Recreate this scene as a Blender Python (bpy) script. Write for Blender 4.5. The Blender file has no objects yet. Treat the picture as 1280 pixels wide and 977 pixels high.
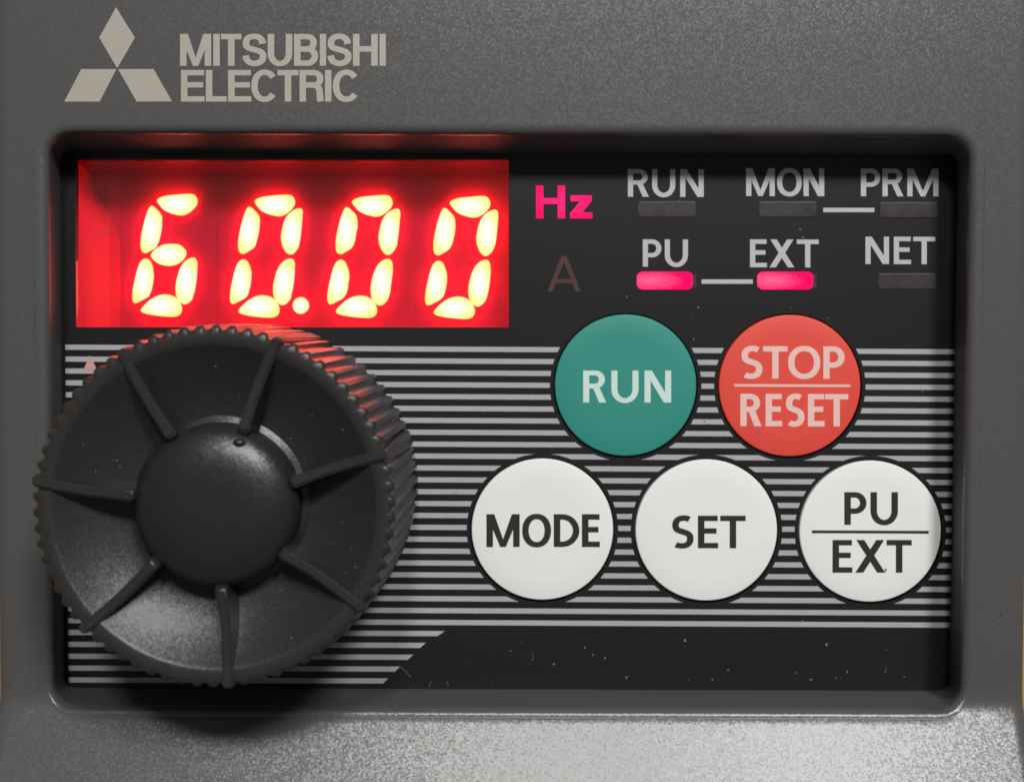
import bpy, bmesh, math, random
from mathutils import Vector, Matrix
from mathutils.geometry import delaunay_2d_cdt

random.seed(7)
sc = bpy.context.scene
col = sc.collection
MM = 0.001
Z0 = 55.0                 # height of the front sheet above the table, mm
rad = math.radians

# ------------------------------------------------------------------ camera
FPX = 1536.0              # focal length in photograph pixels (1280 wide)
DIST = 76.8               # mm from lens to the sheet
TILT, ROLL = rad(1.9), rad(0.22)
cam_d = bpy.data.cameras.new("camera")
cam_d.sensor_fit = 'HORIZONTAL'
cam_d.sensor_width = 36.0
cam_d.lens = 36.0 * FPX / 1280.0
cam_d.clip_start = 0.002
cam_d.clip_end = 20.0
cam = bpy.data.objects.new("camera", cam_d)
col.objects.link(cam)
CPOS = Vector((0, math.sin(TILT) * DIST, math.cos(TILT) * DIST))      # mm, sheet centre is the origin
CROT = Matrix.Rotation(-TILT, 3, 'X') @ Matrix.Rotation(ROLL, 3, 'Z')
m4 = CROT.to_4x4()
m4.translation = Vector((CPOS.x, CPOS.y, CPOS.z + Z0)) * MM
cam.matrix_world = m4
cam_d.dof.use_dof = True
cam_d.dof.focus_distance = (DIST - 4.0) * MM
cam_d.dof.aperture_fstop = 45.0
sc.camera = cam

def at(px, py, z=0.0):
    """photograph pixel -> point (mm) on the real plane at height z above the sheet"""
    d = CROT @ Vector(((px - 640.0) / FPX, -(py - 488.5) / FPX, -1.0))
    t = (z - CPOS.z) / d.z
    return Vector((CPOS.x + d.x * t, CPOS.y + d.y * t, z))

def W(p):
    return Vector((p[0] * MM, p[1] * MM, (p[2] + Z0) * MM))

# ------------------------------------------------------------------ room light
world = bpy.data.worlds.new("World")
sc.world = world
world.use_nodes = True
bg = world.node_tree.nodes["Background"]
bg.inputs[0].default_value = (1.0, 0.98, 0.96, 1)
bg.inputs[1].default_value = 0.13

def lamp(name, direction, dist, size, power, colour):
    l = bpy.data.lights.new(name, 'AREA')
    l.shape = 'DISK'
    l.size = size
    l.energy = power
    l.color = colour
    o = bpy.data.objects.new(name, l)
    col.objects.link(o)
    d = Vector(direction).normalized()
    o.location = Vector((0, 0, Z0 * MM)) + d * dist
    o.rotation_euler = d.to_track_quat('Z', 'Y').to_euler()
    return o

lamp("ceiling_lamp", (0.00, 0.70, 1.0), 0.60, 0.075, 1.40, (1.0, 0.985, 0.96))
lamp("side_lamp", (0.37, 0.74, 1.0), 0.60, 0.11, 2.1, (1.0, 1.0, 1.0))

sc.view_settings.view_transform = 'Standard'
sc.view_settings.look = 'None'
sc.view_settings.exposure = 0.0
sc.view_settings.gamma = 1.0
sc.view_settings.use_curve_mapping = False
sc.render.engine = 'CYCLES'
sc.cycles.use_denoising = True
sc.cycles.max_bounces = 8
sc.cycles.transparent_max_bounces = 12
sc.cycles.caustics_reflective = False
sc.cycles.caustics_refractive = False

# ------------------------------------------------------------------ materials
def new_mat(name):
    m = bpy.data.materials.new(name)
    m.use_nodes = True
    nt = m.node_tree
    return m, nt, nt.nodes, nt.links, nt.nodes["Principled BSDF"]

def plastic(name, colour, rough=0.5, spec=0.5, grain=None, mottle=0.0, coat=0.0, metallic=0.0, facets=None):
    """grain: list of (scale per m, bump strength, bump distance m)"""
    m, nt, N, L, P = new_mat(name)
    P.inputs["Base Color"].default_value = (*colour, 1)
    P.inputs["Roughness"].default_value = rough
    P.inputs["Specular IOR Level"].default_value = spec
    P.inputs["Metallic"].default_value = metallic
    P.inputs["Coat Weight"].default_value = coat
    tc = N.new("ShaderNodeTexCoord")
    if mottle:
        nz = N.new("ShaderNodeTexNoise")
        nz.inputs["Scale"].default_value = 900
        nz.inputs["Detail"].default_value = 6
        nz.inputs["Roughness"].default_value = 0.7
        L.new(tc.outputs["Object"], nz.inputs["Vector"])
        mr = N.new("ShaderNodeMapRange")
        mr.inputs[1].default_value = 0.3
        mr.inputs[2].default_value = 0.7
        mr.inputs[3].default_value = 1 - mottle
        mr.inputs[4].default_value = 1 + mottle
        L.new(nz.outputs["Fac"], mr.inputs[0])
        mx = N.new("ShaderNodeVectorMath")
        mx.operation = 'SCALE'
        mx.inputs[0].default_value = colour
        L.new(mr.outputs[0], mx.inputs["Scale"])
        L.new(mx.outputs[0], P.inputs["Base Color"])
        mr2 = N.new("ShaderNodeMapRange")
        mr2.inputs[1].default_value = 0.3
        mr2.inputs[2].default_value = 0.7
        mr2.inputs[3].default_value = max(0.05, rough - 0.07)
        mr2.inputs[4].default_value = rough + 0.07
        L.new(nz.outputs["Fac"], mr2.inputs[0])
        L.new(mr2.outputs[0], P.inputs["Roughness"])
    prev = None
    for (scale, strength, dist) in (grain or []):
        nz = N.new("ShaderNodeTexNoise")
        nz.inputs["Scale"].default_value = scale
        nz.inputs["Detail"].default_value = 3
        nz.inputs["Roughness"].default_value = 0.6
        L.new(tc.outputs["Object"], nz.inputs["Vector"])
        b = N.new("ShaderNodeBump")
        b.inputs["Strength"].default_value = strength
        b.inputs["Distance"].default_value = dist
        L.new(nz.outputs["Fac"], b.inputs["Height"])
        if prev:
            L.new(prev.outputs[0], b.inputs["Normal"])
        prev = b
    if facets:                             # spark-eroded mould grain: small cells, each tilted its own way
        vo = N.new("ShaderNodeTexVoronoi")
        vo.inputs["Scale"].default_value = facets[0]
        vo.inputs["Randomness"].default_value = 1.0
        L.new(tc.outputs["Object"], vo.inputs["Vector"])
        ma = N.new("ShaderNodeVectorMath")
        ma.operation = 'MULTIPLY_ADD'
        ma.inputs[1].default_value = (facets[1],) * 3
        ma.inputs[2].default_value = (-facets[1] / 2,) * 3
        L.new(vo.outputs["Color"], ma.inputs[0])
        ad = N.new("ShaderNodeVectorMath")
        ad.operation = 'ADD'
        L.new(ma.outputs[0], ad.inputs[0])
        if prev:
            L.new(prev.outputs[0], ad.inputs[1])
        else:
            ge = N.new("ShaderNodeNewGeometry")
            L.new(ge.outputs["Normal"], ad.inputs[1])
        no = N.new("ShaderNodeVectorMath")
        no.operation = 'NORMALIZE'
        L.new(ad.outputs[0], no.inputs[0])
        prev = no
    if prev:
        L.new(prev.outputs[0], P.inputs["Normal"])
    return m

M_HOUSING = plastic("grained grey housing plastic", (0.083, 0.079, 0.076), 0.31, 0.52,
                    [(5000, 0.12, 0.00004)], facets=(9500, 0.085))
M_WALL = plastic("smooth grey recess wall", (0.075, 0.077, 0.081), 0.6, 0.25, [(9000, 0.05, 0.00002)])
M_SHEET = plastic("black overlay film", (0.0140, 0.0130, 0.0142), 0.34, 0.35, [(9000, 0.06, 0.00002)])
M_STRIPE = plastic("silver stripe ink", (0.40, 0.40, 0.42), 0.5, 0.3, None, 0.03)
M_INK_PALE = plastic("pale grey ink", (0.50, 0.49, 0.48), 0.5, 0.3, None, 0.03)
M_BRAND = plastic("warm silver pad print", (0.40, 0.365, 0.31), 0.45, 0.5, [(6000, 0.2, 0.00003)], 0.02)
M_DIAL = plastic("black moulded dial plastic", (0.0235, 0.0212, 0.0195), 0.40, 0.46,
                 [(5000, 0.12, 0.00004)], facets=(9500, 0.10))
M_DIALTOP = plastic("black satin hub plastic", (0.018, 0.016, 0.0145), 0.36, 0.5,
                    [(5000, 0.10, 0.00003)], facets=(9500, 0.085))
M_WHITE = plastic("white button rubber", (0.82, 0.82, 0.79), 0.5, 0.35, [(5000, 0.05, 0.00003)])
M_GREEN = plastic("green button rubber", (0.030, 0.262, 0.215), 0.5, 0.35, [(5000, 0.08, 0.00003)])
M_RED = plastic("red button rubber", (0.76, 0.072, 0.050), 0.5, 0.35, [(5000, 0.08, 0.00003)])
M_INK_GREEN = plastic("pale green ink", (0.60, 0.76, 0.68), 0.5, 0.3)
M_INK_PINK = plastic("pale pink ink", (0.82, 0.54, 0.48), 0.5, 0.3)
M_INK_BLACK = plastic("black ink", (0.028, 0.026, 0.024), 0.5, 0.3)
M_DUST = plastic("pale dust", (0.20, 0.196, 0.19), 0.9, 0.1)
M_DARK = plastic("dark inner plastic", (0.02, 0.018, 0.018), 0.6, 0.3)
M_CAVITY = plastic("red reflector plastic", (0.70, 0.016, 0.045), 0.28, 0.5)
M_MODULE = plastic("red diffusing epoxy", (0.52, 0.007, 0.055), 0.5, 0.15)
M_BEZEL = plastic("glossy dark red bezel", (0.20, 0.004, 0.014), 0.15, 1.0, coat=1.0)
M_LENS_OFF = plastic("unlit smoked lens", (0.036, 0.027, 0.027), 0.4, 0.4, [(6000, 0.1, 0.00003)], 0.2)
M_A_OFF = plastic("unlit unit letter ink", (0.080, 0.032, 0.028), 0.5, 0.3)
M_MARK = plastic("white mark ink with red glow tint", (0.62, 0.32, 0.29), 0.5, 0.3)  # white print; the display's red light is mixed into its colour

def wood():
    m, nt, N, L, P = new_mat("worn tan table wood")
    tc = N.new("ShaderNodeTexCoord")
    mp = N.new("ShaderNodeMapping")
    mp.inputs["Scale"].default_value = (60, 6, 60)
    nz = N.new("ShaderNodeTexNoise")
    nz.inputs["Scale"].default_value = 4
    nz.inputs["Detail"].default_value = 8
    cr = N.new("ShaderNodeValToRGB")
    cr.color_ramp.elements[0].color = (0.34, 0.17, 0.06, 1)
    cr.color_ramp.elements[1].color = (0.62, 0.38, 0.15, 1)
    L.new(tc.outputs["Object"], mp.inputs[0])
    L.new(mp.outputs[0], nz.inputs["Vector"])
    L.new(nz.outputs["Fac"], cr.inputs[0])
    L.new(cr.outputs[0], P.inputs["Base Color"])
    P.inputs["Roughness"].default_value = 0.5
    return m
M_WOOD = wood()

def glow(name, centre, edge, r0=0.12, r1=0.5, grain=0.0, mid=(0.5, 0.5)):
    """a light-giving lens: brightest over its diode, a little weaker to the rim"""
    m, nt, N, L, P = new_mat(name)
    N.remove(P)
    tc = N.new("ShaderNodeTexCoord")
    d = N.new("ShaderNodeVectorMath")
    d.operation = 'DISTANCE'
    d.inputs[1].default_value = (*mid, 0.5)
    mul = N.new("ShaderNodeVectorMath")
    mul.operation = 'MULTIPLY_ADD'
    mul.inputs[1].default_value = (1, 1, 0)
    mul.inputs[2].default_value = (0, 0, 0.5)
    L.new(tc.outputs["Generated"], mul.inputs[0])
    L.new(mul.outputs[0], d.inputs[0])
    mr = N.new("ShaderNodeMapRange")
    mr.inputs[1].default_value = r0
    mr.inputs[2].default_value = r1
    L.new(d.outputs["Value"], mr.inputs[0])
    fac = mr.outputs[0]
    if grain:
        nz = N.new("ShaderNodeTexNoise")
        nz.inputs["Scale"].default_value = 7000
        nz.inputs["Detail"].default_value = 2
        L.new(tc.outputs["Object"], nz.inputs["Vector"])
        ma = N.new("ShaderNodeMath")
        ma.operation = 'MULTIPLY_ADD'
        ma.inputs[1].default_value = grain
        L.new(nz.outputs["Fac"], ma.inputs[0])
        L.new(fac, ma.inputs[2])
        fac = ma.outputs[0]
    mx = N.new("ShaderNodeMix")
    mx.data_type = 'RGBA'
    mx.clamp_factor = True
    mx.inputs[6].default_value = (*centre, 1)
    mx.inputs[7].default_value = (*edge, 1)
    L.new(fac, mx.inputs[0])
    em = N.new("ShaderNodeEmission")
    em.inputs["Strength"].default_value = 1.0
    L.new(mx.outputs[2], em.inputs["Color"])
    L.new(em.outputs[0], N["Material Output"].inputs["Surface"])
    return m
M_SEG = glow("lit segment", (13.0, 2.2, 1.5), (11.5, 1.50, 0.42), 0.15, 0.5)
M_SEGSIDE = glow("red light leaking from a segment's flank", (9, 0.02, 0.6), (9, 0.02, 0.6))
M_LAMP = glow("lit indicator lamp", (1.6, 0.17, 0.36), (1.15, 0.006, 0.13), 0.05, 0.75, 0.5, (0.25, 0.5))
M_HZ = glow("lit unit letters", (1.35, 0.030, 0.24), (1.1, 0.010, 0.14), 0.2, 0.7, 0.5)

def pane_mat():
    m, nt, N, L, P = new_mat("red tinted window plastic")
    N.remove(P)
    tr = N.new("ShaderNodeBsdfTransparent")
    tr.inputs[0].default_value = (0.97, 0.93, 0.93, 1)
    df = N.new("ShaderNodeBsdfDiffuse")
    df.inputs[0].default_value = (0.62, 0.36, 0.33, 1)
    gl = N.new("ShaderNodeBsdfGlossy")
    gl.inputs["Roughness"].default_value = 0.12
    m1 = N.new("ShaderNodeMixShader")
    m1.inputs[0].default_value = 0.013
    L.new(tr.outputs[0], m1.inputs[1])
    L.new(df.outputs[0], m1.inputs[2])
    fr = N.new("ShaderNodeFresnel")
    fr.inputs[0].default_value = 1.42
    m2 = N.new("ShaderNodeMixShader")
    L.new(fr.outputs[0], m2.inputs[0])
    L.new(m1.outputs[0], m2.inputs[1])
    L.new(gl.outputs[0], m2.inputs[2])
    L.new(m2.outputs[0], N["Material Output"].inputs["Surface"])
    return m
M_PANE = pane_mat()

def film_mat():
    m, nt, N, L, P = new_mat("added red bloom film")
    N.remove(P)
    tr = N.new("ShaderNodeBsdfTransparent")
    tr.inputs[0].default_value = (1.0, 0.97, 0.97, 1)
    tl = N.new("ShaderNodeBsdfTranslucent")
    tl.inputs[0].default_value = (0.90, 0.03, 0.13, 1)
    mx = N.new("ShaderNodeMixShader")
    mx.inputs[0].default_value = 0.19
    L.new(tr.outputs[0], mx.inputs[1])
    L.new(tl.outputs[0], mx.inputs[2])
    L.new(mx.outputs[0], N["Material Output"].inputs["Surface"])
    return m
M_FILM = film_mat()

# ------------------------------------------------------------------ mesh helpers
def link(name, me, mat, parent=None, smooth=False, label=None):
    if mat:
        me.materials.clear()
        me.materials.append(mat)
    if smooth:
        for p in me.polygons:
            p.use_smooth = True
    o = bpy.data.objects.new(name, me)
    col.objects.link(o)
    if parent:
        o.parent = parent
    if label:
        o["label"] = label
    return o

def from_bm(name, bm, mat, parent=None, smooth=False, label=None):
    bmesh.ops.recalc_face_normals(bm, faces=bm.faces)
    me = bpy.data.meshes.new(name)
    bm.to_mesh(me)
    bm.free()
    return link(name, me, mat, parent, smooth, label)

def sharp(o, ang=35):
    me = o.data
    bm = bmesh.new()
    bm.from_mesh(me)
    for e in bm.edges:
        if len(e.link_faces) == 2 and e.calc_face_angle(0) > rad(ang):
            e.smooth = False
    bm.to_mesh(me)
    bm.free()

def region(pos, neg=()):
    """2D union of the pos polygons minus the neg polygons -> verts, triangles"""
    vs, fs = [], []
    for poly in list(pos) + list(neg):
        if sum(a[0] * b[1] - b[0] * a[1] for a, b in zip(poly, poly[1:] + poly[:1])) < 0:
            poly = poly[::-1]
        fs.append(list(range(len(vs), len(vs) + len(poly))))
        vs += [Vector((p[0], p[1])) for p in poly]
    npos = len(pos)
    ov, oe, of, _, _, oi = delaunay_2d_cdt(vs, [], fs, 0, 1e-4, True)
    keep = [f for f, ids in zip(of, oi)
            if any(i < npos for i in ids) and not any(i >= npos for i in ids)]
    return ov, keep

def slab(name, pos, z, thick, mat, parent, neg=(), label=None, mapper=None):
    """flat print or plate: px outlines laid on the plane z, given a real thickness below it"""
    ov, tris = region(pos, neg)
    bm = bmesh.new()
    used = sorted({i for f in tris for i in f})
    idx = {}
    mp = mapper or (lambda p: at(p[0], p[1], z))
    for i in used:
        idx[i] = bm.verts.new(W(mp(ov[i])))
    for f in tris:
        try:
            bm.faces.new([idx[i] for i in f])
        except ValueError:
            pass
    bm.normal_update()
    for f in bm.faces:
        if f.normal.z < 0:
            f.normal_flip()
    bound = [e for e in bm.edges if len(e.link_faces) == 1]
    low = {}
    for e in bound:
        for v in e.verts:
            if v not in low:
                low[v] = bm.verts.new(v.co - Vector((0, 0, thick * MM)))
    for e in bound:
        lp = e.link_loops[0]
        a, b = lp.vert, lp.link_loop_next.vert
        bm.faces.new([b, a, low[a], low[b]])
    me = bpy.data.meshes.new(name)
    bm.to_mesh(me)
    bm.free()
    return link(name, me, mat, parent, False, label)

def circle(cx, cy, r, n=64):
    return [(cx + r * math.cos(2 * math.pi * i / n), cy + r * math.sin(2 * math.pi * i / n)) for i in range(n)]

def rect(x0, y0, x1, y1):
    return [(x0, y0), (x1, y0), (x1, y1), (x0, y1)]

def rrect(x0, y0, x1, y1, r, n=5):
    pts = []
    for cx, cy, a0 in ((x1 - r, y1 - r, 0), (x0 + r, y1 - r, 90), (x0 + r, y0 + r, 180), (x1 - r, y0 + r, 270)):
        for i in range(n + 1):
            a = rad(a0 + 90 * i / n)
            pts.append((cx + r * math.cos(a), cy + r * math.sin(a)))
    return pts

# ------------------------------------------------------------------ lettering
def bez(p0, p1, p2, p3, n=8):
    out = []
    for i in range(n + 1):
        t = i / n
        a, b, c, d = (1 - t) ** 3, 3 * t * (1 - t) ** 2, 3 * t * t * (1 - t), t ** 3
        out.append((a * p0[0] + b * p1[0] + c * p2[0] + d * p3[0], a * p0[1] + b * p1[1] + c * p2[1] + d * p3[1]))
    return out

def stroke(path, w, h):
    """quads along a centre line; w = weight of upright strokes, h = of level ones"""
    pts = [path[0]]
    for p in path[1:]:
        if math.hypot(p[0] - pts[-1][0], p[1] - pts[-1][1]) > 1e-5:
            pts.append(p)
    L, R = [], []
    for i, p in enumerate(pts):
        a = pts[max(0, i - 1)]
        b = pts[min(len(pts) - 1, i + 1)]
        dx, dy = b[0] - a[0], b[1] - a[1]
        l = math.hypot(dx, dy)
        dx, dy = dx / l, dy / l
        t = (h + (w - h) * abs(dy) ** 1.5) / 2
        L.append((p[0] - dy * t, p[1] + dx * t))
        R.append((p[0] + dy * t, p[1] - dx * t))
    return [[L[i], R[i], R[i + 1], L[i + 1]] for i in range(len(pts) - 1)]

def glyph(c, Wd, w, h, helv=False):
    B = lambda x0, y0, x1, y1: [(x0, y0), (x1, y0), (x1, y1), (x0, y1)]
    st = B(0, 0, w, 1)
    k = 0.5523
    def bowl(y0, y1, xr, x0=None):
        ym, ry = (y0 + y1) / 2, (y1 - y0) / 2
        xs = xr - min(ry * 1.02, xr * 0.8)
        rx = xr - xs
        p = [(x0 if x0 is not None else w * 0.5, y1), (xs, y1)]
        p += bez((xs, y1), (xs + rx * k, y1), (xr, ym + ry * k), (xr, ym))
        p += bez((xr, ym), (xr, ym - ry * k), (xs + rx * k, y0), (xs, y0))[1:]
        p += [(w * 0.5, y0)]
        return stroke(p, w, h)
    if c == 'I':
        return [B(0, 0, Wd, 1)]
    if c == 'L':
        return [st, B(0, 0, Wd, h)]
    if c == 'E':
        return [st, B(0, 0, Wd, h), B(0, 1 - h, Wd * 0.98, 1), B(0, 0.53 - h / 2, Wd * (0.94 if helv else 0.92), 0.53 + h / 2)]
    if c == 'T':
        return [B((Wd - w) / 2, 0, (Wd + w) / 2, 1), B(0, 1 - h, Wd, 1)]
    if c == 'H':
        return [st, B(Wd - w, 0, Wd, 1), B(0, 0.53 - h / 2, Wd, 0.53 + h / 2)]
    if c == 'N':
        return [st, B(Wd - w, 0, Wd, 1), [(0, 1), (w * 1.2, 1), (Wd, 0), (Wd - w * 1.2, 0)]]
    if c == 'M':
        q = 0.42 * w
        return [st, B(Wd - w, 0, Wd, 1), [(0, 1), (1.2 * w, 1), (Wd / 2 + q, 0), (Wd / 2 - q, 0)],
                [(Wd, 1), (Wd - 1.2 * w, 1), (Wd / 2 - q, 0), (Wd / 2 + q, 0)]]
    if c == 'X':
        u = 1.22 * w
        return [[(0, 0), (u, 0), (Wd - 0.03, 1), (Wd - u - 0.03, 1)], [(Wd, 0), (Wd - u, 0), (0.03, 1), (u + 0.03, 1)]]
    if c == 'A':
        u = 1.1 * w
        return [[(0, 0), (u, 0), (Wd / 2 + u * 0.5, 1), (Wd / 2 - u * 0.5, 1)],
                [(Wd, 0), (Wd - u, 0), (Wd / 2 - u * 0.5, 1), (Wd / 2 + u * 0.5, 1)],
                B(Wd * 0.22, 0.24, Wd * 0.78, 0.24 + h)]
    if c == 'z':
        x = 0.70
        return [B(0, 0, Wd, h), B(0.02, x - h, Wd - 0.02, x), [(0, h * 0.8), (0, 0), (w * 1.35, h * 0.5), (Wd - 0.02, x - h * 0.9), (Wd - 0.02, x), (Wd - w * 1.35, x - h * 0.5)]]
    if c == 'U':
        r = (Wd - w) / 2
        x0, x1, yb = w / 2, Wd - w / 2, h / 2 - 0.015
        ry = min(r * 1.1, 0.42)
        ym = yb + ry
        p = [(x0, 1), (x0, ym)]
        p += bez((x0, ym), (x0, ym - ry * k), (Wd / 2 - r * k, yb), (Wd / 2, yb))[1:]
        p += bez((Wd / 2, yb), (Wd / 2 + r * k, yb), (x1, ym - ry * k), (x1, ym))[1:]
        p += [(x1, 1)]
        return stroke(p, w, h)
    if c in 'OC':
        rx, ry = (Wd - w) / 2, 0.5 - h / 2 + 0.012
        cx, cy = Wd / 2, 0.5
        e = 0.93
        def pt(a):
            ca, sa = math.cos(a), math.sin(a)
            return (cx + rx * math.copysign(abs(ca) ** e, ca), cy + ry * math.copysign(abs(sa) ** e, sa))
        if c == 'O':
            n = 48
            pts = [pt(2 * math.pi * (i + 0.5) / n) for i in range(n)]
            pts.append(pts[0])
            q = stroke(pts + [pts[1]], w, h)
            return q[:-1] if False else q
        a0, a1 = rad(37), rad(323)
        pts = [pt(a0 + (a1 - a0) * i / 36) for i in range(37)]
        return stroke(pts, w, h)
    if c == 'S':
        if helv:
            P = [((.97, .72), (.95, .90), (.76, 1), (.5, 1)), ((.5, 1), (.2, 1), (.02, .9), (.02, .74)),
                 ((.02, .74), (.02, .56), (.25, .555), (.5, .505)), ((.5, .505), (.78, .455), (1, .43), (1, .26)),
                 ((1, .26), (1, .09), (.78, 0), (.5, 0)), ((.5, 0), (.22, 0), (.03, .10), (0, .29))]
        else:
            P = [((.93, .95), (.82, .985), (.70, 1), (.56, 1)), ((.56, 1), (.2, 1), (0, .9), (0, .74)),
                 ((0, .74), (0, .56), (.22, .56), (.5, .505)), ((.5, .505), (.78, .455), (1, .43), (1, .26)),
                 ((1, .26), (1, .09), (.78, 0), (.45, 0)), ((.45, 0), (.28, 0), (.12, .015), (.03, .05))]
        pts = []
        for b in P:
            seg = bez(*b, n=8)
            pts += seg if not pts else seg[1:]
        pts = [(w / 2 + u * (Wd - w), h / 2 - 0.01 + v * (1.02 - h)) for u, v in pts]
        return stroke(pts, w * 1.02, h * 1.02)
    if c == 'P':
        return [st] + bowl(0.42 + 0.0, 1 - h / 2, Wd - w / 2)
    if c == 'R':
        yb = 0.44 + h / 2
        out = [st] + bowl(yb, 1 - h / 2, Wd - w * (0.55 if helv else 0.72))
        if helv:
            p = bez((Wd * 0.45, yb), (Wd * 0.8, yb), (Wd - w * 0.62, 0.42), (Wd - w * 0.62, 0.22)) + [(Wd - w * 0.5, 0)]
            out += stroke(p, w, h)
        else:
            u = 1.15 * w
            out.append([(Wd - u, 0), (Wd, 0), (Wd * 0.66, yb + 0.03), (Wd * 0.66 - u * 0.95, yb + 0.03)])
        return out
    if c == 'B':
        ym = 0.525
        return [st] + bowl(ym, 1 - h / 2, Wd - w * 0.68) + bowl(h / 2, ym, Wd - w / 2)
    if c == 'D':
        return [st] + bowl(h / 2, 1 - h / 2, Wd - w / 2)
    raise KeyError(c)

NAT = dict(R=.62, U=.66, N=.70, M=.86, O=.80, P=.56, E=.50, X=.68, T=.56, S=.54, D=.70, H=.70, z=.54, A=.68)
def word_polys(text, x0, x1, ytop, ybase, w=0.19, h=0.165, gap=0.115, slope=0.0, widths=None, helv=False):
    cap = ybase - ytop
    if widths is None:
        nat = [NAT[c] for c in text]
        tot = (x1 - x0) / cap
        g = gap if len(text) > 1 else 0
        s = (tot - g * (len(text) - 1)) / sum(nat)
        widths, x = [], 0.0
        for n in nat:
            widths.append((x0 + x * cap, x0 + (x + n * s) * cap))
            x += n * s + g
    polys = []
    for c, (a, b) in zip(text, widths):
        for poly in glyph(c, (b - a) / cap, w, h, helv):
            polys.append([(a + p[0] * cap, ybase - p[1] * cap + slope * (a + p[0] * cap - x0)) for p in poly])
    # px y runs down: reverse so the outlines stay counter-clockwise
    return polys

def word(name, text, box, z, mat, parent, label=None, zoom=None, **kw):
    if zoom:                               # letter edges read off an enlargement: (origin, scale, pairs)
        kw["widths"] = [(zoom[0] + a / zoom[1], zoom[0] + b / zoom[1]) for a, b in zoom[2]]
    return slab(name, word_polys(text, *box, **kw), z + 0.012, 0.02, mat, parent, label=label)

# ------------------------------------------------------------------ the table below
def table():
    bm = bmesh.new()
    bmesh.ops.create_grid(bm, x_segments=8, y_segments=8, size=0.35)
    o = from_bm("table_top", bm, M_WOOD)
    o["kind"] = "structure"
    o["label"] = "tan wooden table top showing at the panel's side edges"
    return o
table()

# ------------------------------------------------------------------ the drive
drive = bpy.data.objects.new("motor_drive", None)
drive.empty_display_size = 0.02
col.objects.link(drive)
drive["label"] = "dark grey motor drive control panel with red lit display, black dial and round buttons"
drive["category"] = "control panel"

ZF = 3.5                                   # height of the housing front above the sheet
YS = at(640, 866, ZF).y                    # below this line the front ramps towards the viewer
SLOPE = math.tan(rad(28))
def zfront(y):
    t = YS - y
    if t <= 0:
        return ZF
    c = 1.1
    if t < c:
        return ZF + SLOPE * t * t / (2 * c)
    return ZF + SLOPE * (t - c / 2)

# sheet edge (z = 0) and housing edge (z = ZF), measured in the photograph
SX0, SX1 = at(78, 520).x, at(1192, 520).x
SY1, SY0 = at(640, 191).y, at(640, 861).y
FX0, FX1 = at(61, 520, ZF).x, at(1209, 520, ZF).x
FY1, FY0 = at(640, 168, ZF).y, at(640, 885, ZF).y

def rloop(x0, x1, y0, y1, r, nc=8, nx=60, ny=130):
    pts = []
    def side(a, b, n):
        for i in range(1, n):
            t = i / n
            pts.append((a[0] + (b[0] - a[0]) * t, a[1] + (b[1] - a[1]) * t))
    def corner(cx, cy, a0):
        for i in range(nc + 1):
            a = rad(a0 + 90 * i / nc)
            pts.append((cx + r * math.cos(a), cy + r * math.sin(a)))
    corner(x1 - r, y1 - r, 0)
    side((x1 - r, y1), (x0 + r, y1), nx)
    corner(x0 + r, y1 - r, 90)
    side((x0, y1 - r), (x0, y0 + r), ny)
    corner(x0 + r, y0 + r, 180)
    side((x0 + r, y0), (x1 - r, y0), nx)
    corner(x1 - r, y0 + r, 270)
    side((x1, y0 + r), (x1, y1 - r), ny)
    return pts

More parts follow.
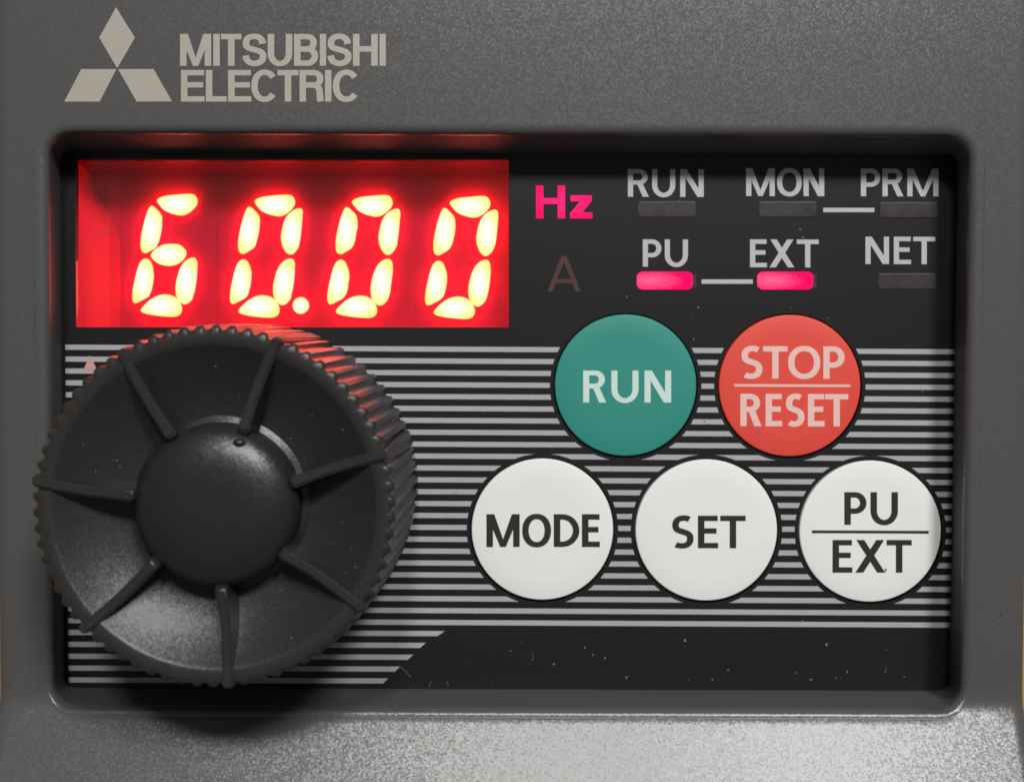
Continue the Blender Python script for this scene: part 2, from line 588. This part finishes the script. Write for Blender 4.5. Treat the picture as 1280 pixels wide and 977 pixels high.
def housing():
    loops = []
    def add(pts, zf):
        loops.append([(p[0], p[1], zf(p[0], p[1])) for p in pts])
    FIL = 0.5
    add(rloop(SX0, SX1, SY0, SY1, 0.7), lambda x, y: -0.9)
    add(rloop(SX0, SX1, SY0, SY1, 0.7), lambda x, y: 0.02)
    # the wall, bellied out a little near its top
    for t in (0.25, 0.5, 0.75, 1.0):
        m = lambda a, b: a + (b - a) * t
        add(rloop(m(SX0, FX0), m(SX1, FX1), m(SY0, FY0), m(SY1, FY1), 0.7 + 0.7 * t),
            lambda x, y: 0.02 + (ZF - FIL - 0.02) * t)
    for i in range(1, 7):
        a = rad(90 * i / 6)
        d = FIL * (1 - math.cos(a))
        zz = FIL * (1 - math.sin(a))
        add(rloop(FX0 - d, FX1 + d, FY0 - d * .35, FY1 + d, 1.4 + d), lambda x, y: zfront(y) - zz)
    low_edge = lambda y: 1.0 if y < FY0 - .1 else 0.0
    for e, dep in ((.18, 0), (.22, .018), (.25, .018), (.29, 0)):      # fine mould line under the recess
        d = FIL + e
        add(rloop(FX0 - d, FX1 + d, FY0 - FIL * .35 - e, FY1 + d, 1.4 + d), lambda x, y: zfront(y) - dep * low_edge(y))
    add(rloop(FX0 - d, FX1 + d, FY0 - d, FY1 + d, 1.4 + d), lambda x, y: zfront(y))
    OX0, OX1 = at(0.5, 830, ZF - .4).x, at(1278.5, 830, ZF - .4).x
    OY1, OY0 = 36.0, -34.0
    R = 0.9
    ef = lambda y: 0.5
    n = 26
    for i in range(1, n + 1):
        t = i / n
        m = lambda a, b: a + (b - a) * t
        add(rloop(m(FX0 - d, OX0 + R), m(FX1 + d, OX1 - R), m(FY0 - FIL * .35 - .29, OY0 + R), m(FY1 + d, OY1 - R), 1.4 + d),
            lambda x, y: zfront(y))
    for i in range(1, 8):
        a = rad(90 * i / 7)
        e = R * math.sin(a)
        zz = R * (1 - math.cos(a))
        add(rloop(OX0 + R - e, OX1 - R + e, OY0 + R - e, OY1 - R + e, 1.4 + d + e * .5), lambda x, y: zfront(y) - zz * ef(y))
    add(rloop(OX0 + .3, OX1 - .3, OY0 + .3, OY1 - .3, 3.0), lambda x, y: -12.0)
    add(rloop(OX0 + .8, OX1 - .8, OY0 + .8, OY1 - .8, 3.0), lambda x, y: -Z0 + 0.0)
    bm = bmesh.new()
    rows = [[bm.verts.new(W(p)) for p in lp] for lp in loops]
    nn = len(rows[0])
    for a, b in zip(rows, rows[1:]):
        for i in range(nn):
            j = (i + 1) % nn
            bm.faces.new([a[i], b[i], b[j], a[j]])
    o = from_bm("housing", bm, M_HOUSING, drive, True)
    # from_bm cannot know which way is out on an open shell: the front must face up
    o.data.materials.append(M_WALL)
    for p in o.data.polygons[:nn * 5]:
        p.material_index = 1
    if o.data.polygons[nn * 20].normal.z < 0:
        o.data.flip_normals()
    return o
HOUSING = housing()

# emblem and maker's name printed on the housing
for pts in ([(145, 9.5), (168.6, 47.3), (146.5, 85.6), (124, 47.3)],
            [(101.6, 86.6), (145.6, 86.6), (124.5, 127.2), (80.3, 127.2)],
            [(147.6, 86.6), (192, 86.6), (215, 127), (170.9, 127.2)]):
    slab("emblem_diamond", [pts], ZF + 0.012, 0.02, M_BRAND, HOUSING)
def zr(v, x0=215, k=4.491):
    return x0 + v / k
word("maker_lettering", "MITSUBISHI", (225, 482, 42.7, 82.5), ZF, M_BRAND, HOUSING, w=0.205, h=0.17, helv=True, slope=0.0,
     widths=[(zr(a), zr(b)) for a, b in ((45, 220), (232, 268), (275, 390), (395, 530), (537, 675), (685, 820), (830, 865), (872, 1008), (1016, 1155), (1165, 1200))])
word("maker_lettering", "ELECTRIC", (225.7, 450, 87.7, 127.2), ZF, M_BRAND, HOUSING, w=0.205, h=0.17, helv=True,
     widths=[(zr(a), zr(b)) for a, b in ((50, 183), (190, 307), (315, 445), (445, 595), (592, 710), (716, 852), (859, 895), (903, 1055))])

# ------------------------------------------------------------------ overlay sheet, stripes and printed words
BTN = [("RUN", 782, 481.5, M_GREEN), ("STOP", 987.2, 482, M_RED), ("MODE", 678, 661.5, M_WHITE),
       ("SET", 883, 662.5, M_WHITE), ("PUEXT", 1088, 664, M_WHITE)]
BR = 88.6
WIN = (95, 199.5, 636, 409)
sheet_out = rrect(70, 184, 1200, 868, 12)
holes = [rect(*WIN)] + [circle(x, y, BR + 1.8) for _, x, y, _ in BTN]
SHEET = slab("overlay_sheet", [sheet_out], 0.0, 0.45, M_SHEET, drive, neg=holes)

def stripe_end(y):
    tab = [(786, 560), (795, 547), (803, 533), (810, 525), (818, 517), (833, 500.5), (854, 479)]
    for (ya, xa), (yb, xb) in zip(tab, tab[1:]):
        if ya <= y <= yb:
            return xa + (xb - xa) * (y - ya) / (yb - ya)
    return tab[0][1] if y < tab[0][0] else tab[-1][1]
rings = [circle(x, y, BR + 6.2, 72) for _, x, y, _ in BTN]
for i in range(29):
    yl = 430.6 + 14.84 * i                 # at the left end
    sl = 0.0052
    xl = 81.5 + 0.0105 * (yl - 430)
    th = 6.4
    if i < 24:
        xr = 1195.5 - 0.013 * (yl - 430)
        poly = [(xl, yl), (xr, yl + sl * (xr - xl)), (xr, yl + th + sl * (xr - xl)), (xl, yl + th)]
    else:
        a, b = stripe_end(yl + 2), stripe_end(yl + th + 2)
        poly = [(xl, yl), (a, yl + 0.003 * (a - xl)), (b, yl + th + 0.003 * (b - xl)), (xl, yl + th)]
    near = [r for r, (_, bx, by, _) in zip(rings, BTN) if by - BR - 12 < yl + 4 < by + BR + 12]
    slab("stripe", [poly], 0.010, 0.014, M_STRIPE, SHEET, neg=near)

SW = dict(w=0.19, h=0.16, slope=0.003)
for t, b, zm in (("RUN", (786, 880, 211.5, 246), (640, 4.923, ((713, 842), (862, 1005), (1035, 1180)))),
                 ("MON", (932.5, 1030, 210.5, 245), (920, 4.74, ((60, 230), (243, 390), (400, 523)))),
                 ("PRM", (1076, 1173.5, 210.8, 245.3), (920, 4.74, ((740, 855), (868, 992), (1015, 1200)))),
                 ("PU", (803.5, 860, 299.2, 333.2), (640, 4.923, ((805, 920), (940, 1083)))),
                 ("EXT", (938.5, 1023, 299.2, 334), (920, 4.74, ((83, 183), (198, 346), (360, 490)))),
                 ("NET", (1082.5, 1169, 295.8, 330), (920, 4.74, ((767, 907), (935, 1037), (1050, 1180))))):
    word("indicator_lettering", t, b, 0.0, M_INK_PALE, SHEET, zoom=zm, **SW)
slab("connector_line", [rect(1029, 259.8, 1093, 265.2)], 0.012, 0.02, M_INK_PALE, SHEET)
slab("connector_line", [rect(877, 349.2, 941, 354.6)], 0.012, 0.02, M_INK_PALE, SHEET)
slab("pointer_mark", [[(112, 444), (122, 463), (104, 463)]], 0.024, 0.02, M_MARK, SHEET, label="small white triangle printed beside the dial, red display light in its colour")

# unit letters and indicator lamps let into the sheet
slab("unit_indicator", word_polys("Hz", 670, 740.5, 232, 273, w=0.225, h=0.18, gap=0.15), 0.03, 0.06, M_HZ, drive, label="lit pink Hz unit letters right of the display")
slab("unit_indicator", word_polys("A", 684, 726, 320, 364.5, w=0.13, h=0.11), 0.014, 0.03, M_A_OFF, drive, label="unlit brown letter A right of the display")
def lens(name, x0, y0, x1, y1, r, mat, top, label):
    pts = rrect(x0, y0, x1, y1, r, 6)
    cx, cy = (x0 + x1) / 2, (y0 + y1) / 2
    bm = bmesh.new()
    rows = []
    for ins, z in ((0, -0.2), (0, top * 0.6), (1.0, top * 0.9), (2.4, top)):
        kx, ky = 1 - ins / (x1 - x0) * 2, 1 - ins / (y1 - y0) * 2
        rows.append([bm.verts.new(W(at(cx + (p[0] - cx) * kx, cy + (p[1] - cy) * ky, z))) for p in pts])
    n = len(pts)
    for a, b in zip(rows, rows[1:]):
        for i in range(n):
            bm.faces.new([a[i], a[(i + 1) % n], b[(i + 1) % n], b[i]])
    bm.faces.new(rows[-1])
    return from_bm(name, bm, mat, drive, True, label)
for nm, x0, y0, on in (("RUN", 797, 251.5, 0), ("MON", 948, 251.5, 0), ("PRM", 1099.5, 252.5, 0), ("PU", 796, 339.5, 1), ("EXT", 946.5, 339.5, 1), ("NET", 1097.5, 341.5, 0)):
    if on:
        o = lens("indicator_lamp", x0, y0, x0 + 70, y0 + 22.5, 7, M_LAMP, 0.10, "lit pink indicator lamp bar below %s" % nm)
        s = slab("lens_backing", [rrect(x0 + 60, y0 + 2.5, x0 + 74.5, y0 + 21, 3)], 0.012, 0.03, M_LENS_OFF, o)
    else:
        lens("indicator_lamp", x0, y0, x0 + 73.5, y0 + 20, 4, M_LENS_OFF, 0.012, "dark unlit indicator lamp bar below %s" % nm)

# ------------------------------------------------------------------ display
ZC, ZM, ZS = -4.2, -2.6, -2.28            # cavity floor, module face, segment top
def cavity():
    """sloped red reflector walls round the digits"""
    zt = -0.44
    P = dict(A=(WIN[0] - 1, WIN[1] - 1, zt), B=(WIN[2] + 1, WIN[1] - 1, zt), C=(WIN[2] + 1, 218, ZM), D=(WIN[0] - 1, 218, ZM),
             E=(WIN[0] - 1, 228, zt), F=(WIN[0] - 1, 290, ZM), G=(WIN[0] - 1, WIN[3] + 1, ZM), H=(WIN[0] - 1, WIN[3] + 1, zt),
             I=(WIN[2] + 1, WIN[3] + 1, ZM), J=(WIN[2] + 1, WIN[3] + 1, zt))
    bm = bmesh.new()
    v = {}
    def face(*ks):
        vs = []
        for k in ks:
            p = P[k[0]]
            vs.append(bm.verts.new(W(at(p[0], p[1], zt) * 1.0 if p[2] == zt else at(p[0], p[1], p[2]))))
        bm.faces.new(vs)
    face('A', 'D', 'C', 'B')
    face('D', 'F', 'G', 'I', 'C')
    face('G', 'H', 'J', 'I')
    face('C', 'I', 'J', 'B')
    sm = lambda t: max(0.0, min(1.0, t)) ** 2 * (3 - 2 * max(0.0, min(1.0, t)))
    rows = []
    for i in range(31):
        t = i / 30
        row = []
        for j in range(9):
            u = j / 8
            y = (WIN[1] - 1) * (1 - u) + 218 * u if i == 0 else 218 + (WIN[3] + 1 - 218) * t + (WIN[1] - 219) * (1 - u) * (1 - t) ** 3
            xi = 112 + 39 * sm((y - 205) / 110)
            x = WIN[0] - 1 + (xi - WIN[0] + 1) * u
            z = zt + (ZM - zt) * (0.75 * u + 0.25 * sm(u))
            row.append(bm.verts.new(W(at(x, y, z))))
        rows.append(row)
    left = []
    for a, b in zip(rows, rows[1:]):
        for j in range(8):
            left.append(bm.faces.new([a[j], a[j + 1], b[j + 1], b[j]]))
    for f in left:
        f.smooth = True
    bmesh.ops.remove_doubles(bm, verts=bm.verts, dist=1e-6)
    o = from_bm("display_cavity", bm, M_CAVITY, drive)
    o.data.materials.append(M_BEZEL)
    o.data.polygons[0].material_index = 1
    o.data.flip_normals() if o.data.polygons[1].normal.z < 0 else None
    return o
cavity()

def slab_box(name, x0, y0, x1, y1, z0, z1, mat, parent, bev, label=None):
    a, b = at(x0, y1, z1), at(x1, y0, z1)
    bm = bmesh.new()
    bmesh.ops.create_cube(bm, size=1, matrix=Matrix.Translation(W(((a.x + b.x) / 2, (a.y + b.y) / 2, (z0 + z1) / 2))) @
                          Matrix.Diagonal(((b.x - a.x) * MM, (b.y - a.y) * MM, (z1 - z0) * MM, 1)))
    if bev:
        bmesh.ops.bevel(bm, geom=bm.edges[:], offset=bev * MM, segments=2, affect='EDGES')
    return from_bm(name, bm, mat, parent, False, label)
slab_box("display_window", WIN[0] + .3, WIN[1] + .3, WIN[2] - .3, WIN[3] - .3, -0.42, 0.05, M_PANE, drive, 0.03)

# hazy film added just over the digits to spread a red bloom
slab("bloom_film", [rect(137, 214, 635.5, 408)], ZS + 0.40, 0.02, M_FILM, drive, label="added red bloom film over the lit digits")

def seg_pts(lst, x0=390, y0=180, k=4.07):
    return [(x0 + u / k, y0 + v / k) for u, v in lst]
SEGS = {
 'a': [(203, 292), (238, 272), (300, 264), (370, 259), (400, 270), (411, 300), (400, 327), (370, 355), (335, 370), (290, 364), (245, 346), (220, 322)],
 'f': [(163, 332), (180, 320), (207, 342), (228, 370), (232, 420), (222, 480), (205, 525), (172, 549), (145, 562), (124, 547), (120, 500), (130, 440), (145, 380)],
 'b': [(415, 332), (440, 330), (450, 352), (446, 420), (436, 500), (420, 540), (392, 565), (365, 555), (346, 522), (338, 480), (345, 430), (360, 382), (385, 350)],
 'e': [(143, 588), (168, 598), (185, 638), (190, 680), (181, 740), (165, 778), (130, 800), (95, 816), (80, 802), (79, 760), (90, 700), (105, 640), (120, 605)],
 'c': [(380, 584), (400, 588), (411, 620), (408, 690), (396, 760), (380, 800), (350, 822), (322, 812), (302, 780), (298, 730), (310, 670), (330, 622), (355, 595)],
 'd': [(120, 852), (150, 815), (190, 785), (240, 770), (290, 780), (318, 806), (332, 842), (322, 872), (290, 885), (220, 881), (150, 870)],
}
SEGS = {k: seg_pts(v) for k, v in SEGS.items()}
g = [(205, 475), (238, 432), (300, 402), (380, 400), (425, 425), (445, 465), (415, 515), (350, 546), (280, 540), (230, 513)]
SEGS['g'] = [(150 + u / 5.333 + 243.7, 230 + v / 5.333 + 1.4) for u, v in g]

def smooth_loop(pts, n=3):
    out = []
    m = len(pts)
    for i in range(m):
        p0, p1, p2, p3 = (Vector(pts[(i + j - 1) % m]) for j in range(4))
        for s in range(n):
            t = s / n
            out.append(0.5 * ((2 * p1) + (p2 - p0) * t + (2 * p0 - 5 * p1 + 4 * p2 - p3) * t * t + (3 * p1 - p0 - 3 * p2 + p3) * t ** 3))
    return [(p.x, p.y) for p in out]

def bump(name, pts, mat, parent, label=None, ZS=ZS):
    pts = smooth_loop(pts)
    shrink = 0.995
    cx = sum(p[0] for p in pts) / len(pts)
    cy = sum(p[1] for p in pts) / len(pts)
    bm = bmesh.new()
    rows = []
    for kk, z in ((1.0, ZM - .05), (1.0, ZM + .03 + (ZS - ZM) * .6), (0.95, ZM + (ZS - ZM) * .9), (0.85, ZS)):
        rows.append([bm.verts.new(W(at(cx + (p[0] - cx) * kk * shrink, cy + (p[1] - cy) * kk * shrink, z))) for p in pts])
    n = len(pts)
    for a, b in zip(rows, rows[1:]):
        for i in range(n):
            bm.faces.new([a[i], a[(i + 1) % n], b[(i + 1) % n], b[i]])
    bm.faces.new(rows[-1])
    o = from_bm(name, bm, mat, parent, True, label)
    if mat is M_SEG:                       # red light also leaks out through the flanks of a lit segment
        o.data.materials.append(M_SEGSIDE)
        for p in o.data.polygons:
            p.material_index = 1 if abs(p.normal.z) < 0.35 else 0
    return o

DIG = [("6", -243.8, -1.5, "acdefg", False), ("0", -121.9, -0.4, "abcdef", True), ("0", 0, 0, "abcdef", False), ("0", 122.2, 1.3, "abcdef", False)]
POS = ("first", "second", "third", "fourth")
for k, (ch, dx, dy, lit, dot) in enumerate(DIG):
    cx = 455 + dx
    mod = slab_box("digit", cx - 60.85, 219, min(cx + 60.85, 634), 407, ZC, ZM + .03, M_MODULE, drive, 0.0,
                   "glowing red numeral %s, %s digit of the display" % (ch, POS[k]))
    for s in "abcdefg":
        if s == 'g' and s not in lit:
            continue
        on = s in lit
        bump("segment", [(p[0] + dx, p[1] + dy) for p in SEGS[s]], M_SEG if on else M_MODULE, mod,
             None if on else "unlit red segment", ZS if on else ZM + .05)
    bump("decimal_point", circle(376.3 + 121.9 + dx, 382.3 + dy, 10.6 if dot else 8.5, 10), M_SEG if dot else M_MODULE, mod,
         "lit decimal point" if dot else None, ZS if dot else ZM + .05)

# ------------------------------------------------------------------ buttons
ZB = 0.20
def button(cx, cy, mat, label):
    c = at(cx, cy, ZB)
    r = (at(cx + BR, cy, ZB) - c).x
    bm = bmesh.new()
    rows = []
    n = 96
    prof = [(r, -1.6), (r, ZB - .09)] + [(r - .09 + .09 * math.cos(rad(a)), ZB - .09 + .09 * math.sin(rad(a))) for a in (30, 60, 90)]
    prof += [(r * .7, ZB + .015), (r * .35, ZB + .02)]
    for rr_, z in prof:
        rows.append([bm.verts.new(W((c.x + rr_ * math.cos(2 * math.pi * i / n), c.y + rr_ * math.sin(2 * math.pi * i / n), z))) for i in range(n)])
    for a, b in zip(rows, rows[1:]):
        for i in range(n):
            bm.faces.new([a[i], a[(i + 1) % n], b[(i + 1) % n], b[i]])
    bm.faces.new(rows[-1])
    return from_bm("push_button", bm, mat, drive, True, label)
ZT = ZB + 0.02
BL = dict(w=0.195, h=0.165, slope=0.003)
b = button(782, 481.5, M_GREEN, "round green RUN push button")
word("button_lettering", "RUN", (729, 839, 463, 503), ZT, M_INK_GREEN, b, w=0.19, h=0.15, zoom=(680, 4.655, ((228, 362), (392, 550), (585, 740))))
b = button(987.2, 482, M_RED, "round red STOP RESET push button")
word("button_lettering", "STOP", (927, 1056, 432.5, 473), ZT, M_INK_PINK, b, zoom=(890, 4.655, ((172, 293), (298, 440), (443, 630), (648, 772))), **BL)
word("button_lettering", "RESET", (925.4, 1060, 492, 532.5), ZT, M_INK_PINK, b, zoom=(890, 4.655, ((165, 288), (312, 408), (430, 538), (558, 655), (658, 793))), **BL)
slab("divider_line", [[(918, 480), (1063, 480.6), (1063, 483.6), (918, 483)]], ZT + .012, 0.02, M_INK_PINK, b)
b = button(678, 661.5, M_WHITE, "round white MODE push button")
word("button_lettering", "MODE", (608.2, 750, 642.3, 683.3), ZT, M_INK_BLACK, b, w=0.2, h=0.165, zoom=(580, 4.885, ((137, 340), (355, 532), (548, 705), (720, 830))))
b = button(883, 662.5, M_WHITE, "round white SET push button")
word("button_lettering", "SET", (840, 931.5, 644.2, 684.8), ZT, M_INK_BLACK, b, w=0.2, h=0.165, zoom=(780, 5.14, ((310, 447), (475, 605), (618, 782))))
b = button(1088, 664, M_WHITE, "round white PU EXT push button beside the right wall")
word("button_lettering", "PU", (1055.5, 1122.5, 614.8, 655.6), ZT, M_INK_BLACK, b, w=0.2, h=0.165, zoom=(980, 4.07, ((307, 420), (440, 580))))
word("button_lettering", "EXT", (1040.7, 1139.7, 674.5, 715.3), ZT, M_INK_BLACK, b, w=0.2, h=0.165, zoom=(980, 4.07, ((247, 348), (363, 515), (522, 650))))
slab("divider_line", [[(1015, 662.5), (1161, 663.1), (1161, 666.6), (1015, 666)]], ZT + .012, 0.02, M_INK_BLACK, b)

# ------------------------------------------------------------------ dial
ZR = 12.2
DC = at(267, 634, ZR)
DR = (at(267 + 228, 634, ZR) - DC).x
RIBA = [rad(17.3 + 360 / 7 * k) for k in range(7)]
NT = 70
def dial():
    n = NT * 10
    prof = [  # radius, z, notch share
        (DR + .15, 0.35, 1), (DR + .27, 0.55, 1), (DR + .20, 5.5, 1), (DR + .04, 11.3, 1), (DR, ZR - .28, 1), (DR - .06, ZR - .1, .9), (DR - .2, ZR, .6),
        (DR - .55, ZR + .02, 0), (DR - .95, ZR, 0), (DR - 1.05, ZR - .04, 0), (DR - 1.16, ZR - .12, 0), (DR - 1.7, ZR - .52, 0), (DR - 2.4, ZR - .95, 0), (DR - 3.2, ZR - 1.38, 0), (DR - 4.0, ZR - 1.69, 0), (DR - 4.7, ZR - 1.85, 0), (DR - 5.4, ZR - 1.92, 0), (1.0, ZR - 1.94, 0)]
    bm = bmesh.new()
    rows = []
    pitch = 2 * math.pi / NT
    for r, z, share in prof:
        row = []
        for i in range(n):
            a = 2 * math.pi * i / n
            u = (((a - RIBA[0]) / pitch) % 1.0)           # 0.5 = middle of a notch
            d = 0.0
            if share:
                v = abs(u - 0.5) / 0.27
                if v < 1:
                    d = 0.25 * math.sqrt(1 - v * v) ** 0.8
            rr_ = r - d * share
            row.append(bm.verts.new(W((DC.x + rr_ * math.cos(a), DC.y + rr_ * math.sin(a), z))))
        rows.append(row)
    for a, b in zip(rows, rows[1:]):
        for i in range(n):
            bm.faces.new([a[i], a[(i + 1) % n], b[(i + 1) % n], b[i]])
    bm.faces.new(list(reversed(rows[0])))
    bm.faces.new(rows[-1])
    o = from_bm("dial", bm, M_DIAL, drive, True, "black ribbed rotary dial with toothed edge")
    sharp(o, 40)
    return o
DIAL = dial()

def lathe(name, prof, mat, parent, n=96):
    bm = bmesh.new()
    rows = [[bm.verts.new(W((DC.x + r * math.cos(2 * math.pi * i / n), DC.y + r * math.sin(2 * math.pi * i / n), z))) for i in range(n)] for r, z in prof]
    for a, b in zip(rows, rows[1:]):
        for i in range(n):
            bm.faces.new([a[i], a[(i + 1) % n], b[(i + 1) % n], b[i]])
    bm.faces.new(rows[-1])
    return from_bm(name, bm, mat, parent, True)
zl = ZR - 1.82
ztop = zl + 2.45
HP = [(4.78, ZR - 3.0), (4.78, zl - .04), (4.74, zl), (4.42, zl + .01), (4.36, zl + .06), (4.34, zl + .3), (4.34, ztop - 1.15)]
for r in (4.31, 4.24, 4.12, 3.95, 3.7, 3.4, 3.0, 2.5, 1.9, 1.2, 0.5):
    HP.append((r, ztop - .0027 * r ** 4 - (max(0, r - 3.95) * 1.2) ** 2))
HUB = lathe("hub", HP, M_DIALTOP, DIAL)
sharp(HUB, 50)

def nub():
    bm = bmesh.new()
    z = ztop + .2
    while True:                            # follow the line of sight down to the hub's surface
        p = at(299, 553, z)
        r = math.hypot(p.x - DC.x, p.y - DC.y)
        surf = zl if r > 4.34 else ztop - .0027 * r ** 4 - (max(0, r - 3.95) * 1.2) ** 2
        if z <= surf:
            break
        z -= .02
    bmesh.ops.create_uvsphere(bm, u_segments=16, v_segments=10, radius=0.27 * MM, matrix=Matrix.Translation(W((p.x, p.y, surf + .02))) @ Matrix.Diagonal((1.25, .85, .9, 1)))
    return from_bm("position_nub", bm, M_DIALTOP, DIAL, True)
nub()

def rib_mesh():
    # outline in (radius, z); the fin runs up over the rim and down the dial's side
    zb = ZR - 2.1
    top = [(4.05, zb), (4.12, ZR - .25)]
    for i in range(9):
        t = i / 8
        r = 4.35 + (DR - .15 - 4.35) * t
        top.append((r, ZR + .12 + .16 * t - .10 * math.sin(math.pi * t)))
    top += [(DR - .02, ZR + .18), (DR + .03, ZR - .2), (DR + .22, 6), (DR + .30, .5), (DR - .6, .5), (DR - .6, 9.0), (DR - 2.2, zb)]
    bm = bmesh.new()
    A, B = [], []
    for r, z in top:
        k = (z - zb) / (ZR - zb)
        hw = 0.49 - 0.22 * max(0, min(1, k)) + 0.05 * max(0, 1 - (r - 4.05) / 1.2)
        bow = 0.13 * math.sin(math.pi * max(0, min(1, (r - 4.05) / (DR - 4.05))))
        A.append(bm.verts.new(Vector((r, hw + bow, z)) * MM))
        B.append(bm.verts.new(Vector((r, -hw + bow, z)) * MM))
    n = len(top)
    for i in range(n):
        j = (i + 1) % n
        bm.faces.new([A[i], A[j], B[j], B[i]])
    bm.faces.new(A)
    bm.faces.new(list(reversed(B)))
    bmesh.ops.recalc_face_normals(bm, faces=bm.faces)
    es = [e for e in bm.edges if len(e.link_faces) == 2 and e.calc_face_angle(0) > rad(50)]
    bmesh.ops.bevel(bm, geom=es, offset=0.10 * MM, segments=3, affect='EDGES')
    bmesh.ops.triangulate(bm, faces=[f for f in bm.faces if len(f.verts) > 4])
    me = bpy.data.meshes.new("rib")
    bm.to_mesh(me)
    bm.free()
    return me
RM = rib_mesh()
for a in RIBA:
    o = link("rib", RM, M_DIAL, DIAL, True)
    o.location = (DC.x * MM, DC.y * MM, Z0 * MM)
    o.rotation_euler = (0, 0, a)
sharp(o, 40)

# ------------------------------------------------------------------ dust
def dust():
    bm = bmesh.new()
    rnd = random.Random(11)
    def flake(p, s, nrm=Vector((0, 0, 1))):
        k = rnd.randint(4, 6)
        a0 = rnd.random() * 6.28
        st_ = 1 + rnd.random() * 1.2
        ro = rnd.random() * 6.28
        q = nrm.to_track_quat('Z', 'Y')
        ring, low = [], []
        for i in range(k):
            a = a0 + 6.283 * i / k
            rr_ = s * (0.6 + 0.5 * rnd.random())
            x, y = rr_ * math.cos(a) * st_, rr_ * math.sin(a)
            x, y = x * math.cos(ro) - y * math.sin(ro), x * math.sin(ro) + y * math.cos(ro)
            ring.append(bm.verts.new(W(p + q @ Vector((x, y, 0.022 + 0.02 * rnd.random())))))
            low.append(bm.verts.new(W(p + q @ Vector((x, y, -0.01)))))
        bm.faces.new(ring)
        for i in range(k):
            bm.faces.new([ring[i], low[i], low[(i + 1) % k], ring[(i + 1) % k]])
    def fibre(p, ln, bend, ang):
        prev = None
        for i in range(7):
            t = i / 6
            a = ang + bend * t
            q = p + Vector((math.cos(a) * ln * t, math.sin(a) * ln * t, 0.03))
            n_ = Vector((-math.sin(a), math.cos(a), 0)) * 0.018
            cur = [bm.verts.new(W(q + n_)), bm.verts.new(W(q + Vector((0, 0, .025)))), bm.verts.new(W(q - n_))]
            if prev:
                bm.faces.new([prev[0], prev[1], cur[1], cur[0]])
                bm.faces.new([prev[1], prev[2], cur[2], cur[1]])
            prev = cur
    def size():
        return 0.013 + 0.05 * rnd.random() ** 3.5
    for _ in range(70):                                     # on the sheet
        px, py = rnd.uniform(540, 1185), rnd.choice((rnd.uniform(200, 440), rnd.uniform(430, 780), rnd.uniform(780, 856), rnd.uniform(785, 856)))
        inb = any(math.hypot(px - x, py - y) < BR + 3 for _, x, y, _ in BTN)
        if inb and rnd.random() < 0.75:
            continue
        flake(at(px, py, (ZB + .01) if inb else 0.008), size() * (0.7 if inb else 1))
    for px, py, s in ((856, 800, .11), (1033, 805, .11), (1004, 297, .09), (1000, 287, .06), (741, 818, .06), (783, 846, .06), (910, 837, .07), (1059, 839, .06), (1045, 847, .05), (873, 384, .07), (867, 424, .06), (1107, 712, .09), (1003, 775, .05)):
        inb = any(math.hypot(px - x, py - y) < BR for _, x, y, _ in BTN)
        flake(at(px, py, (ZB + .02) if inb else 0.008), s)
    for _ in range(120):                                     # on the housing
        px, py = rnd.uniform(5, 1275), rnd.uniform(2, 140)
        if px > 1228 or rnd.random() < .3:
            px, py = rnd.choice((rnd.uniform(4, 40), rnd.uniform(1228, 1272))), rnd.uniform(140, 830)
        if 75 < px < 490 and 5 < py < 132 and rnd.random() < .7:
            continue
        flake(at(px, py, ZF), size() * .8)
    zd = [(DR - 1.16, ZR - .12), (DR - 1.7, ZR - .52), (DR - 2.4, ZR - .95), (DR - 3.2, ZR - 1.38), (DR - 4.0, ZR - 1.69), (DR - 4.7, ZR - 1.85)]
    for _ in range(130):                                     # in the dial's dish
        a = rnd.random() * 6.283
        if min(abs((a - b_ + math.pi) % (2 * math.pi) - math.pi) for b_ in RIBA) < 0.09:
            continue
        r = rnd.uniform(4.8, DR - 1.3)
        for (ra, za), (rb, zb_) in zip(zd, zd[1:]):
            if rb <= r <= ra:
                z = zb_ + (za - zb_) * (r - rb) / (ra - rb)
                sl = (za - zb_) / (ra - rb)
                nrm = Vector((-sl * math.cos(a), -sl * math.sin(a), 1)).normalized()
                flake(Vector((DC.x + r * math.cos(a), DC.y + r * math.sin(a), z)), size() * .75, nrm)
                break
    for px, py, ln, bd, an in ((513, 846, 1.1, .3, 2.1), (537, 858, .45, -.6, 1.7), (560, 858, .35, .7, 1.2), (664, 825, .5, 1.2, .4), (1105, 840, .5, 1.0, .5), (1245, 775, .5, 1.4, -.3), (128, 291, .95, .5, .0)):
        fibre(at(px, py, ZF if px > 1230 else (0.05 if px < 200 else 0.0)), ln, bd, an)
    o = from_bm("dust", bm, M_DUST, drive, False, "pale dust specks and fibres on the panel")
    o["kind"] = "stuff"
dust()
